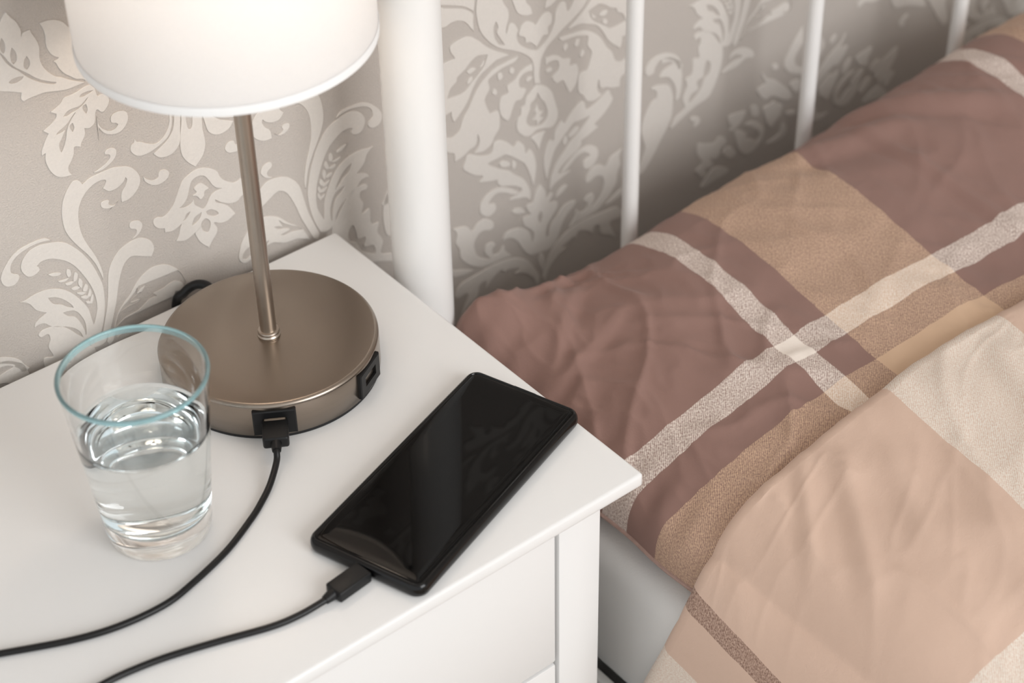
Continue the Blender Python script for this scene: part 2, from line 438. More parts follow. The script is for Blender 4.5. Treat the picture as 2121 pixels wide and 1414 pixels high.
# raised damask print: outlines in 0.1 mm, first number measured from the mirror axis
# of the repeat, second the height on the wall; a third number marks a sharp corner
MOTIFS = [
('acanthus_leaf','M',[[(985,7729,1),(964,7688),(940,7655),(927,7616),(923,7589),(928,7557,1),(917,7575),(895,7579),(873,7580,1),(864,7548),(848,7508),(839,7463),(846,7422),(848,7378),(837,7335),(814,7294),(778,7254),(744,7234),(699,7200),(653,7172),(612,7152,1),(644,7151),(696,7149),(733,7151),(794,7166),(853,7183),(897,7185),(947,7185),(988,7179,1),(999,7200),(989,7235,1),(1020,7251),(1059,7270),(1104,7291),(1168,7333),(1178,7400),(1158,7468),(1138,7535),(1129,7606),(1068,7644),(1031,7679),(1007,7707)],[(781,7219,1),(818,7237),(863,7265),(900,7296),(931,7331),(967,7367),(997,7398),(1025,7441),(1046,7487),(1069,7521,1),(1042,7447),(1014,7405),(979,7366),(950,7328),(919,7294),(877,7258),(832,7229),(792,7211)],[(992,7516,1),(975,7478),(978,7435),(1000,7415,1),(1010,7441),(1007,7484)],[(919,7437,1),(908,7401),(914,7372),(933,7357,1),(946,7378),(939,7414)],[(1049,7323,1),(1028,7334),(991,7335),(959,7326,1),(971,7314),(1003,7305),(1033,7310)],[(1037,7592,1),(1026,7554),(1031,7518),(1043,7501),(1054,7521),(1055,7559)]]),
('acanthus_leaf','M',[[(813,7594,1),(776,7596),(728,7586),(684,7559),(659,7524),(616,7454),(593,7369),(587,7295),(585,7236),(580,7188),(608,7160,1),(627,7177),(663,7192),(695,7221),(727,7253),(751,7295),(763,7332),(776,7347,1),(753,7351),(740,7358,1),(762,7373),(787,7405),(799,7454),(793,7503),(795,7541),(804,7576)]]),
('hanging_leaf','M',[[(565,7091,1),(591,7124),(623,7126),(663,7116),(709,7108),(754,7107),(778,7083),(813,7065),(847,7052,1),(830,7039),(816,7029,1),(824,7003),(868,6974),(912,6956,1),(883,6927,1),(907,6897),(926,6864),(940,6843),(948,6809,1),(923,6815,1),(931,6771),(926,6728),(910,6679),(879,6638),(837,6619),(792,6613,1),(807,6641),(804,6674),(783,6700),(760,6738),(749,6781),(724,6774),(710,6765,1),(702,6789),(672,6831),(668,6873,1),(637,6861),(601,6883),(589,6932),(575,6957),(553,6934),(534,6930),(503,6957),(491,6993),(511,7028),(538,7042),(557,7040)],[(664,7074,1),(649,7089),(610,7091),(576,7084,1),(593,7078),(620,7073),(636,7069)],[(609,7058,1),(638,7040),(674,7021),(718,7022),(752,7016),(780,6994,1),(750,6992),(709,7002),(676,7008),(641,7027)],[(633,7017,1),(629,6982),(641,6957,1),(655,6986),(654,7013)],[(694,6999,1),(727,6976),(772,6938),(821,6917),(843,6900,1),(804,6904),(784,6909),(810,6869),(832,6838),(835,6805),(830,6779,1),(809,6807),(788,6853),(773,6901),(744,6949)],[(733,6935,1),(727,6902),(741,6877,1),(752,6906),(750,6925)]]),
('curl','M',[[(582,6916,1),(584,6869),(565,6826),(524,6792),(484,6793),(462,6811),(472,6829),(499,6844),(497,6874),(475,6891),(435,6889),(402,6868),(399,6826),(422,6787),(463,6763),(515,6771),(556,6799),(583,6855)]]),
('curl','M',[[(662,6570,1),(620,6580),(577,6596),(546,6621),(549,6644),(574,6658),(563,6678),(530,6682),(503,6662),(505,6628),(530,6597),(574,6574),(616,6564)]]),
('scroll_stalk','M',[[(771,6569,1),(800,6568),(840,6529),(872,6480),(893,6419),(902,6351),(899,6278),(878,6210),(839,6132),(797,6060),(758,5974),(737,5896),(724,5832,1),(719,5880),(730,5960),(748,6029),(780,6119),(801,6195),(807,6271),(800,6347),(780,6403),(750,6446),(711,6478),(661,6499),(614,6499),(596,6484),(607,6460),(623,6443,1),(589,6409),(535,6407),(491,6430),(473,6454,1),(466,6434),(482,6398),(507,6372),(519,6342),(522,6300,1),(477,6301),(425,6328),(391,6371),(383,6418),(402,6470),(443,6516),(487,6535),(538,6551),(591,6553),(652,6551),(699,6544),(742,6525,1),(754,6551)]]),
('curl','M',[[(542,6323,1),(572,6304),(592,6310),(606,6327),(599,6349),(624,6360),(652,6352),(651,6322),(621,6300),(580,6297)]]),
('scroll_frond','M',[[(801,5464,1),(768,5551),(742,5663),(733,5781),(748,5873),(778,5978),(822,6075),(864,6139),(908,6190),(956,6220),(1012,6239),(1068,6251),(1129,6244),(1173,6214),(1201,6170),(1203,6127),(1180,6082),(1143,6067),(1100,6084),(1101,6113),(1110,6121,1),(1077,6138),(1025,6132),(971,6102),(919,6058),(876,5996),(837,5910),(806,5818),(793,5734),(795,5658),(812,5604),(836,5546,1),(843,5605),(851,5679),(880,5748),(921,5822),(966,5875),(1013,5910),(1069,5934),(1128,5941),(1181,5937),(1223,5928),(1258,5931,1),(1231,5918),(1198,5886),(1174,5836),(1140,5803),(1111,5781,1),(1162,5761),(1193,5739),(1201,5716,1),(1176,5722),(1137,5714),(1104,5677),(1062,5647),(1011,5625),(963,5588),(930,5540),(911,5474),(876,5456),(835,5450)],[(1083,5877,1),(1036,5857),(990,5815),(952,5761),(941,5732,1),(980,5760),(1008,5790),(1051,5815),(1072,5845)],[(1012,5730,1),(979,5725),(941,5709),(914,5672),(891,5606),(888,5542),(898,5496,1),(902,5549),(918,5612),(943,5664),(985,5693)]]),
('tendril','M',[[(991,6245,1),(1024,6279),(1074,6288),(1133,6287),(1193,6279),(1250,6249),(1295,6205),(1321,6170),(1335,6133),(1327,6092),(1300,6067),(1255,6064),(1226,6094),(1230,6122),(1253,6136),(1268,6158),(1256,6204),(1221,6237),(1171,6257),(1104,6268),(1053,6265),(1009,6255)]]),
('sprig_leaflet','M',[[(1054,6031,1),(1018,6028),(975,6007),(988,5995),(1029,6007)]]),
('sprig_leaflet','M',[[(934,6013),(916,6001),(916,5963),(935,5954),(943,5984)]]),
('sprig_leaflet','M',[[(891,5970),(874,5950),(888,5912),(909,5911),(903,5942)]]),
('sprig_leaflet','M',[[(1004,5958,1),(965,5954),(932,5949,1),(954,5937),(987,5942)]]),
('sprig_leaflet','M',[[(964,5923,1),(924,5918),(905,5909,1),(928,5898),(954,5903)]]),
('sprig_leaflet','M',[[(871,5915),(855,5888),(867,5841),(884,5879)]]),
('sprig_leaflet','M',[[(933,5870,1),(899,5872),(875,5852,1),(897,5844),(922,5853)]]),
('sprig_leaflet','M',[[(840,5858),(826,5836),(842,5805),(864,5820)]]),
('sprig_leaflet','M',[[(907,5826,1),(868,5815),(843,5798,1),(872,5793),(896,5810)]]),
('sprig_leaflet','M',[[(820,5814),(811,5790),(823,5757),(841,5771),(831,5792)]]),
('sprig_leaflet','M',[[(887,5786,1),(853,5780),(829,5761,1),(851,5753),(876,5769)]]),
('sprig_leaflet','M',[[(811,5767),(805,5741),(822,5703),(832,5724)]]),
('sprig_leaflet','M',[[(861,5738,1),(835,5729),(825,5705,1),(851,5717)]]),
('tendril','M',[[(1487,5593),(1411,5579),(1369,5553),(1329,5519),(1303,5482),(1284,5456,1),(1310,5442),(1339,5450,1),(1350,5483),(1383,5517),(1424,5543),(1494,5558)]]),
('scroll_stalk','M',[[(791,5459,1),(763,5540),(726,5654),(705,5760),(684,5865),(649,5931),(591,5986),(517,6011),(455,6012),(413,5989),(379,5952),(367,5895),(391,5845,1),(447,5872),(507,5904),(542,5902),(582,5868),(613,5807),(639,5735),(671,5627),(702,5548),(744,5443,1),(776,5420)]]),
('curl','M',[[(499,6022,1),(467,6045),(462,6077),(498,6102),(496,6135),(467,6142),(431,6125),(417,6089),(439,6049),(474,6027)]]),
('acanthus_leaf','M',[[(717,5447,1),(674,5544),(625,5601),(575,5642),(514,5711),(450,5753),(381,5766),(301,5738),(233,5668),(202,5597),(192,5544),(208,5507),(238,5492),(284,5504,1),(274,5528),(248,5516),(218,5531),(227,5569),(264,5595),(306,5593),(348,5581),(417,5578,1),(394,5548,1),(448,5549),(493,5526),(540,5505),(619,5497),(669,5474)],[(674,5544,1),(638,5585),(597,5609),(563,5636),(535,5659),(503,5698,1),(526,5636),(500,5652),(465,5661,1),(497,5629),(546,5613),(577,5591),(507,5582,1),(530,5567),(587,5567),(643,5554)]]),
('petal','M',[[(42,6939,1),(92,6858),(132,6772),(140,6704),(162,6650),(199,6610),(249,6591),(300,6613),(341,6642),(363,6652),(378,6674,1),(386,6653),(406,6642),(412,6609),(391,6572),(356,6552),(302,6549),(253,6561),(204,6580),(160,6609),(136,6655),(124,6698),(114,6765)]]),
('petal','M',[[(34,6936,1),(84,6839),(100,6767),(112,6693),(132,6629),(181,6578),(231,6551),(274,6529,1),(241,6491),(188,6476),(139,6487),(103,6520),(90,6555,1),(72,6676),(61,6751),(43,6822)]]),
('teardrop_bud','C',[[(-12,6927,1),(-42,6822),(-56,6741),(-68,6659),(-86,6578),(-97,6502),(-91,6434),(-60,6375),(-18,6328,1),(37,6378),(66,6440),(69,6496),(64,6571),(73,6696),(76,6774),(76,6892,1)],[(-34,6724,1),(-35,6661),(-29,6602),(-8,6597),(6,6644),(13,6705,1)]]),
('curl','M',[[(363,6410,1),(353,6369),(313,6328),(268,6314),(218,6325),(194,6356),(202,6384),(231,6401),(259,6393),(268,6364),(300,6357),(336,6378)]]),
('tulip','C',[[(-342,6088),(-316,6098),(-278,6084),(-236,6099),(-199,6133),(-172,6179),(-145,6226),(-115,6271),(-71,6293),(-21,6308),(34,6299),(87,6269),(123,6232),(134,6194),(162,6152),(223,6108),(274,6115,1),(319,6078),(329,6021),(266,5989),(230,5967),(180,5972),(119,6009),(82,6047,1),(87,6023),(133,5991),(170,5955),(207,5886,1),(149,5860),(99,5862),(53,5888),(71,5836),(57,5798),(28,5768),(-3,5725,1),(-53,5784),(-78,5844),(-82,5872),(-64,5886,1),(-108,5863),(-159,5852),(-217,5875,1),(-192,5907),(-177,5952),(-161,5979,1),(-225,5957),(-280,5970,1),(-279,5999,1),(-320,6019),(-343,6051)],[(-164,6095,1),(-130,6109),(-99,6146),(-79,6196),(-54,6244),(-12,6257),(27,6243),(54,6204),(79,6150),(108,6118),(143,6101,1),(98,6104),(54,6085),(23,6039),(-4,6018),(-33,6044),(-58,6072),(-61,6108,1),(-84,6089),(-126,6082)],[(-65,6139,1),(-35,6151),(-48,6182),(-28,6199),(5,6201),(33,6171),(50,6143),(20,6135),(12,6105),(-15,6091),(-35,6121)],[(-93,6037,1),(-121,6033),(-137,6006),(-151,5991,1),(-130,5998),(-111,6015)],[(-19,5999,1),(-66,5986),(-86,5961),(-98,5932,1),(-64,5942),(-36,5964)],[(9,5990,1),(41,5990),(79,5962),(92,5935),(59,5933),(21,5961)],[(2,5942),(27,5910),(26,5874),(5,5840),(-25,5863),(-36,5903),(-24,5932)]]),
('flame_leaf','P',[[(-17,5842,1),(-45,5830),(-76,5806),(-117,5777),(-128,5726),(-158,5711),(-164,5658),(-190,5641),(-201,5580),(-182,5525),(-131,5476),(-80,5464),(-29,5484),(33,5472),(106,5451),(148,5481),(164,5541),(148,5613),(133,5666),(118,5718),(87,5768),(46,5807)],[(-15,5777,1),(-41,5737),(-77,5715),(-83,5671),(-104,5633),(-115,5582),(-79,5534),(-28,5513),(23,5505),(65,5544),(70,5598),(45,5674),(15,5714)],[(-23,5524,1),(-28,5564),(-63,5574,1),(-38,5592),(-32,5631),(-47,5637,1),(-21,5692,1),(-1,5628),(34,5613,1),(3,5579),(34,5557,1),(-7,5537),(-2,5518,1)]]),
('spindle_bud','P',[[(-76,5438,1),(-29,5451),(54,5445,1),(33,5416),(12,5368),(-10,5310,1),(-30,5366)]]),
('curl','M',[[(2568,6020,1),(2502,6015),(2452,5990),(2411,5952),(2351,5931),(2355,5876),(2300,5871),(2279,5816),(2287,5739),(2316,5691),(2355,5665),(2387,5726),(2418,5786),(2468,5784),(2499,5817),(2509,5849),(2460,5879),(2451,5927),(2471,5964),(2521,5976),(2568,5966,1)]]),
('curl','M',[[(2510,5913),(2531,5932),(2568,5921,1),(2561,5909),(2545,5899),(2522,5899)]]),
('acanthus_leaf','M',[[(2454,6127,1),(2336,6120),(2238,6106),(2154,6060),(2078,5988),(2022,5894),(1976,5841),(1939,5757),(1884,5726),(1827,5741),(1795,5690),(1841,5625),(1888,5595),(1895,5528,1),(1964,5544),(2014,5569,1),(2074,5589),(2091,5665,1),(2104,5613),(2093,5563),(2057,5527,1),(2131,5509),(2201,5535),(2233,5587),(2274,5634),(2281,5705),(2268,5775),(2199,5780,1),(2176,5840),(2159,5910),(2200,5974),(2192,6040),(2237,6066),(2315,6088),(2414,6094)]]),
('leaf_vein','M',[[(2223,5929),(2241,5958),(2264,5926),(2252,5904)]]),
('leaf_vein','M',[[(2282,6004),(2270,6053),(2300,6059),(2314,6018)]]),
('leaf_vein','M',[[(2373,6030),(2384,6062),(2413,6041),(2402,6010)]]),
('acanthus_leaf','M',[[(2376,6162,1),(2269,6167),(2200,6141),(2121,6102),(2061,6029),(2019,5956),(1969,5898),(1899,5837,1),(1882,5889),(1883,5925,1),(1825,5913),(1765,5848),(1737,6038),(1783,6195),(1816,6302),(1929,6310,1),(1894,6375),(1906,6422),(2028,6434),(2112,6377),(2176,6309),(2251,6245)],[(2193,6237,1),(2107,6259),(2049,6233),(2000,6195),(1942,6166),(1931,6135),(1882,6102),(1850,6036,1),(1907,6030),(1993,6031),(2053,6078),(2112,6116),(2162,6166)],[(2018,6175),(2057,6190),(2095,6171),(2075,6157),(2041,6151)],[(2017,6088),(2030,6113),(2059,6124),(2063,6100),(2038,6079)],[(2123,6164),(2153,6196),(2168,6208),(2157,6173)]]),
('acanthus_leaf','M',[[(1810,6726),(1863,6698),(2000,6646),(2081,6582),(2084,6524),(2086,6447,1),(2023,6538),(1968,6571),(1913,6579),(1857,6567),(1794,6599)]]),
('acanthus_leaf','M',[[(1816,6854),(1811,6750),(1864,6722),(1955,6684),(2028,6647),(2091,6593,1),(2101,6668),(2111,6764)]]),
('calyx','P',[[(-482,6736,1),(-514,6615),(-508,6520),(-488,6436),(-442,6358),(-377,6283),(-306,6230),(-229,6189),(-141,6133),(-72,6067),(-48,6003),(-46,5930),(-40,5860,1),(11,5840,1),(1,5912),(12,5998),(33,6052),(79,6106),(140,6145),(210,6189),(292,6230),(373,6279),(424,6339),(454,6399,1),(341,6439,1),(276,6323),(246,6308),(231,6375),(190,6390),(145,6337),(135,6262),(99,6187),(59,6149),(8,6115),(-32,6113),(-111,6161),(-169,6219),(-188,6279),(-177,6327),(-215,6389),(-249,6388),(-275,6320,1),(-273,6380),(-252,6441),(-256,6502),(-297,6577),(-314,6675,1)],[(-358,6455,1),(-378,6411),(-371,6340),(-334,6274),(-286,6251,1),(-323,6313),(-351,6367),(-340,6406)]]),
('blossom','P',[[(-30,6302,1),(-49,6331),(-108,6361),(-152,6335),(-168,6280),(-119,6244),(-110,6201),(-71,6190),(-21,6136,1),(9,6169),(39,6201),(79,6195),(80,6248),(110,6271),(110,6332),(70,6365),(21,6348),(-10,6316)]]),
('petal','M',[[(2368,6655,1),(2413,6537),(2450,6447),(2518,6404),(2572,6397,1),(2558,6450),(2520,6507),(2511,6603,1)]]),
('acanthus_leaf','M',[[(2224,5535),(2278,5537),(2354,5479),(2397,5430),(2431,5462),(2486,5402),(2496,5325,1),(2541,5348),(2579,5268),(2590,5169),(2565,5025,1),(2538,5128),(2494,5242),(2450,5293),(2384,5353),(2319,5402),(2275,5400),(2187,5398),(2176,5382),(2251,5318),(2294,5288),(2349,5254),(2404,5198),(2470,5137),(2514,5064),(2536,4990),(2535,4920,1),(2490,4968),(2422,4988),(2343,5013,1),(2423,5025),(2457,5036),(2446,5073),(2357,5129),(2291,5154),(2247,5194),(2248,5225),(2193,5239),(2090,5275,1),(2124,5312),(2044,5357),(1961,5440),(1979,5498),(2008,5537),(2113,5481),(2200,5464)]]),
('leaf_vein','M',[[(2268,5347),(2307,5356),(2361,5316),(2350,5295),(2295,5309)]]),
('leaf_vein','M',[[(2384,5322),(2416,5287),(2399,5253),(2377,5273)]]),
('curl','M',[[(2412,5057),(2429,5033),(2378,5045),(2300,5096),(2234,5116),(2189,5094),(2166,5062),(2221,5037),(2225,4982),(2162,4957),(2097,5008),(2089,5076),(2123,5123),(2191,5156),(2279,5148),(2357,5103)]]),
('lily','P',[[(3,5019,1),(49,4939),(54,4871),(95,4902),(118,4886),(83,4826),(153,4805),(153,4750),(106,4694),(58,4627),(52,4552),(75,4530),(93,4611),(153,4672),(212,4734),(283,4745),(342,4724,1),(307,4690),(236,4634),(188,4555),(152,4471),(92,4420),(-2,4431),(-96,4448),(-165,4532),(-210,4620),(-277,4685),(-351,4698,1),(-310,4745),(-219,4740),(-139,4697),(-94,4632),(-77,4546,1),(-59,4615),(-93,4676),(-150,4735),(-155,4803),(-80,4796,1),(-125,4866),(-113,4899),(-67,4894),(-43,4970)],[(1,4786),(18,4734),(0,4682),(-23,4742)]]),
('petal','M',[[(2369,4894,1),(2398,4913),(2455,4892),(2488,4839,1),(2420,4859)]]),
('acanthus_leaf','M',[[(1855,4993,1),(1963,4963),(2016,4896,1),(2062,4939),(2129,4951),(2194,4899),(2204,4851),(2170,4834,1),(2104,4860),(2047,4827),(2028,4760),(2063,4656),(2163,4591),(2120,4661),(2133,4721),(2189,4722),(2216,4687),(2188,4673),(2192,4616),(2243,4602),(2289,4646),(2300,4597),(2361,4523,1),(2287,4536),(2184,4542),(2082,4558),(1973,4633),(1909,4719),(1901,4799),(1871,4867),(1885,4936)]]),
('tendril','M',[[(2584,4140,1),(2550,4238),(2468,4318),(2387,4352),(2434,4375),(2319,4420),(2295,4397,1),(2262,4448),(2180,4409),(2121,4348,1),(2123,4414),(2066,4409),(2040,4320),(1958,4270),(1888,4203,1),(1963,4381),(1862,4387),(1853,4447),(1911,4497),(2024,4508),(2138,4519),(2252,4520),(2367,4498),(2482,4431),(2551,4341),(2609,4220)]]),
('tendril','M',[[(1829,4659,1),(1872,4632),(1927,4611),(2015,4563,1),(1936,4562),(1837,4589,1)]]),
('spindle_bud','P',[[(15,4411),(38,4343),(20,4237,1),(-15,4335),(-9,4400)]]),
('acanthus_leaf','M',[[(893,5464,1),(947,5531),(1002,5608),(1066,5662),(1127,5675),(1163,5674),(1188,5653),(1173,5629),(1131,5631),(1122,5587),(1143,5534),(1126,5456),(1187,5470),(1192,5348),(1252,5331),(1236,5262),(1274,5172),(1251,5078),(1346,5033),(1391,4956,1),(1343,4968),(1247,5013),(1138,5053),(1016,5078),(958,5150),(905,5276),(886,5363),(887,5415)],[(1049,5406),(1010,5359),(1017,5289),(1064,5256),(1086,5201),(1120,5152),(1203,5101),(1195,5172),(1122,5195),(1139,5264),(1078,5282),(1070,5341)]]),
('petal','M',[[(821,5327,1),(775,5372),(674,5369),(574,5304),(563,5247),(641,5267),(739,5232),(889,5233,1),(793,5285),(681,5293),(747,5340)]]),
('curl','M',[[(1347,5181,1),(1306,5206),(1289,5335),(1301,5453),(1336,5548),(1434,5617),(1541,5638),(1622,5610),(1655,5552),(1624,5504),(1571,5509),(1561,5545),(1516,5588),(1444,5570),(1370,5521),(1429,5503),(1488,5486),(1516,5446,1),(1437,5420),(1374,5348),(1346,5264)]]),
('acanthus_leaf','M',[[(1531,5391,1),(1422,5347),(1381,5258),(1371,5159),(1384,5048),(1429,4971),(1486,4889),(1555,4789),(1648,4688),(1697,4710),(1664,4804),(1631,4897),(1658,4984),(1674,5075),(1642,5187),(1585,5268),(1538,5280),(1541,5343),(1590,5383)]]),
('petal','M',[[(343,5097),(289,5076),(284,5031),(338,5047)]]),
('scroll_frond','M',[[(45,5313,1),(121,5225),(177,5140),(221,5049),(172,4965),(73,4904),(-5,4868,1),(3,4937,1),(82,4984),(104,5069),(29,5169,1)]]),
('petal','M',[[(452,5066),(398,4998),(309,4947),(225,4874),(139,4783),(103,4713),(170,4708),(253,4766),(334,4814),(390,4805),(451,4854),(496,4935),(450,4948),(404,4961),(448,5026)]]),
('petal','M',[[(304,4755,1),(247,4707),(200,4672),(217,4598),(261,4560),(306,4521),(348,4563),(384,4643),(413,4743),(355,4735)]]),
('petal','M',[[(550,4808),(483,4788),(458,4722),(474,4688),(534,4721)]]),
('petal','M',[[(784,4817),(709,4810),(605,4791),(628,4729),(663,4695),(717,4670),(764,4674,1),(748,4715),(780,4768)]]),
('petal','M',[[(614,4671,1),(529,4667),(449,4622),(389,4540),(392,4468),(440,4406),(523,4376),(591,4393),(654,4465),(690,4570),(706,4649),(639,4629),(573,4569),(594,4537),(535,4512),(462,4449,1),(429,4500),(463,4563),(524,4613)]]),
('petal','M',[[(1087,4700),(994,4660),(910,4640),(875,4673),(807,4636),(794,4582),(848,4557),(854,4503),(899,4482),(957,4515),(914,4440),(960,4427),(1007,4440),(985,4390),(1030,4369),(1100,4457),(1056,4486),(1040,4519),(1090,4597),(1103,4659)]]),
('petal','M',[[(818,4520),(763,4537),(703,4486),(680,4436),(735,4419),(805,4474)]]),
('petal','M',[[(921,4402),(826,4377),(746,4317),(801,4292),(895,4284),(1006,4267),(1035,4297),(983,4348)]]),
('petal','M',[[(1166,4968),(1102,4942),(1082,4902),(1107,4873),(1152,4877),(1145,4913),(1183,4944)]]),
('petal','M',[[(158,4590),(79,4582),(38,4556),(44,4526),(125,4552)]]),
('petal','M',[[(179,4509),(135,4457),(138,4393),(194,4367),(262,4363),(351,4385,1),(275,4402),(209,4423)]]),
('petal','M',[[(136,4846),(29,4835),(28,4738),(78,4751)]]),
]

AXIS, PALM, REPEAT = -0.0855, 0.177, 0.525

def smooth_loop(pts):
    """closed Catmull-Rom through the points, broken at sharp corners"""
    n = len(pts)
    out = []
    for i in range(n):
        p1, p2 = pts[i], pts[(i + 1) % n]
        a = Vector((p1[0], p1[1])) * 1e-4
        c = Vector((p2[0], p2[1])) * 1e-4
        q0, q3 = pts[(i - 1) % n], pts[(i + 2) % n]
        p0 = (a * 2 - c) if len(p1) > 2 else Vector((q0[0], q0[1])) * 1e-4
        p3 = (c * 2 - a) if len(p2) > 2 else Vector((q3[0], q3[1])) * 1e-4
        for k in range(4):
            t = k / 4
            out.append(0.5 * ((2 * a) + (c - p0) * t + (2 * p0 - 5 * a + 4 * c - p3) * t * t + (3 * a - p0 - 3 * c + p3) * t ** 3))
    return out

def motif_mesh(name, loops, sign):
    cu = bpy.data.curves.new(name, 'CURVE')
    cu.dimensions = '2D'
    cu.fill_mode = 'BOTH'
    cu.extrude = 0.00025
    cu.bevel_depth = 0.00022
    cu.offset = -0.00022
    cu.bevel_resolution = 1
    for lp in loops:
        pts = smooth_loop(lp)
        if sign < 0:
            pts = [Vector((-p.x, p.y)) for p in pts]
        sp = cu.splines.new('POLY')
        sp.points.add(len(pts) - 1)
        for s, p in zip(sp.points, pts):
            s.co = (p.x, p.y, 0, 1)
        sp.use_cyclic_u = True
    tmp = bpy.data.objects.new('tmp', cu)
    me = bpy.data.meshes.new_from_object(tmp)
    bpy.data.objects.remove(tmp)
    bpy.data.curves.remove(cu)
    me.name = name
    # stand it up on the wall (x stays, y -> z, thickness towards the room)
    me.transform(Matrix(((1, 0, 0, 0), (0, 0, -1, -0.0003), (0, 1, 0, 0), (0, 0, 0, 1))))
    me.materials.clear()
    me.materials.append(M_motif)
    return me

def wallpaper():
    rest = bmesh.new()
    for name, mode, loops in MOTIFS:
        spots = []
        if mode == 'M':
            spots = [(s, AXIS + REPEAT * k) for k in (0, 1) for s in (1, -1)]
        elif mode == 'C':
            spots = [(1, AXIS + REPEAT * k) for k in (0, 1)]
        else:
            spots = [(1, PALM + REPEAT * k) for k in (-1, 0, 1)]
        meshes = {}
        for s, x in spots:
            if s not in meshes:
                meshes[s] = motif_mesh(name, loops, s)
            o = bpy.data.objects.new(name, meshes[s])
            link(o, wall)
            o.location.x = x
            for dx, dz in ((0, 0.375), (-REPEAT * 2, 0.375), (-REPEAT * 2, 0)):
                c = meshes[s].copy()
                c.transform(Matrix.Translation((x + dx, 0, dz)))
                rest.from_mesh(c)
                bpy.data.meshes.remove(c)
    r = mesh_obj('damask_relief', rest, M_motif, wall, smooth=False)
    r['kind'] = 'stuff'
wallpaper()

# ------------------------------------------------------------------ nightstand
TZ = 0.55
ns = tag(empty('nightstand', (-0.23, -0.157, 0.0)), 'white lacquered bedside table with drawers between lamp and bed', 'nightstand')
mesh_obj('tabletop', box(-0.46, 0.0, -0.3045, -0.010, TZ - 0.0095, TZ, 0.0022, 3), M_white, ns)
BX0, BX1, BY0, BY1 = -0.4445, -0.0155, -0.287, -0.026
mesh_obj('side_panel', box(BX1 - 0.018, BX1, BY0 + 0.018, BY1, 0.0, TZ - 0.009, 0.0008, 1), M_white, ns)
mesh_obj('side_panel', box(BX0, BX0 + 0.018, BY0 + 0.018, BY1, 0.0, TZ - 0.009, 0.0008, 1), M_white, ns)
mesh_obj('back_panel', box(BX0 + 0.018, BX1 - 0.018, BY1 - 0.008, BY1, 0.06, TZ - 0.009, 0.0005, 1), M_white, ns)
mesh_obj('front_stile', box(BX1 - 0.0305, BX1, BY0, BY0 + 0.018, 0.0, TZ - 0.009, 0.0012, 2), M_white, ns)
mesh_obj('front_stile', box(BX0, BX0 + 0.0305, BY0, BY0 + 0.018, 0.0, TZ - 0.009, 0.0012, 2), M_white, ns)
mesh_obj('carcass', box(BX0 + 0.018, BX1 - 0.018, BY0 + 0.016, BY1 - 0.008, 0.07, TZ - 0.0095), M_white, ns)
DX0, DX1 = BX0 + 0.0305 + 0.0022, BX1 - 0.0305 - 0.0022
for z0, z1 in ((0.4156, TZ - 0.0105), (0.255, 0.4132), (0.0945, 0.2526)):
    mesh_obj('drawer_front', box(DX0, DX1, BY0 + 0.0004, BY0 + 0.0165, z0, z1, 0.0013, 2), M_white, ns)

# ------------------------------------------------------------------ lamp
LX, LY = -0.1055, -0.0974
lamp = tag(empty('table_lamp', (LX, LY, TZ)), 'brushed nickel table lamp with white drum shade and charging ports', 'lamp')
R = 0.0632
def place(bm):
    bmesh.ops.translate(bm, verts=bm.verts[:], vec=(0, 0, 0))
    return bm
foot = mesh_obj('foot_pad', lathe([(0, 0), (0.0626, 0), (0.0629, 0.0004), (0.0629, 0.0020), (0, 0.0020)], 128), M_rubber, None)
prof = [(0.0, 0.0018), (R - 0.0006, 0.0018), (R, 0.0024), (R, 0.0222)]
prof += [(R - 0.0026 + 0.0026 * math.cos(a), 0.0222 + 0.0026 * math.sin(a)) for a in [math.radians(d) for d in (15, 30, 45, 60, 75, 90)]]
prof += [(0.045, 0.0249), (0.02, 0.0250), (0.0, 0.0250)]
disc = mesh_obj('base', lathe(prof, 160), M_nickel_disc, None, angle=60)
stem = mesh_obj('stem', lathe([(0.0, 0.0245), (0.00475, 0.0245), (0.00475, 0.245), (0, 0.245)], 40), M_nickel_rod, None)
coll = mesh_obj('collar', lathe([(0.0, 0.0248), (0.0066, 0.0248), (0.0068, 0.0256), (0.0062, 0.0263), (0.0060, 0.0270), (0.0063, 0.0277), (0.0060, 0.0285), (0.0050, 0.0288), (0.0, 0.0288)], 48), M_nickel_rod, None)
sock = mesh_obj('bulb_socket', lathe([(0, 0.243), (0.011, 0.243), (0.0135, 0.247), (0.0135, 0.272), (0.011, 0.275), (0, 0.275)], 40), M_plastic, None)
bulb = mesh_obj('bulb', lathe([(0, 0.273), (0.009, 0.273), (0.011, 0.282), (0.018, 0.294), (0.0215, 0.306), (0.0215, 0.314), (0.017, 0.326), (0.009, 0.332), (0, 0.3335)], 40), M_bulb, None)
RB, RT, SZ0, SZ1 = 0.0775, 0.0775, 0.2243, 0.372
th = 0.0009
shade = mesh_obj('lamp_shade', lathe([(RB, SZ0), (RT, SZ1), (RT - th, SZ1), (RB - th, SZ0), (RB, SZ0)], 128), M_shade, None, angle=30)
trim = mesh_obj('shade_trim', lathe([(RB + 0.0002, SZ0 + 0.0045), (RB + 0.0005, SZ0 + 0.004), (RB + 0.0005, SZ0 - 0.0002), (RB - 0.0003, SZ0 - 0.0006), (RB - th - 0.0006, SZ0 - 0.0002), (RB - th - 0.0006, SZ0 + 0.004), (RB - th - 0.0002, SZ0 + 0.0045)], 128), M_trim, None)
sb = lathe([(0.0136, 0.3675), (0.0185, 0.3675), (0.0185, 0.3697), (0.0136, 0.3697), (0.0136, 0.3675)], 48)
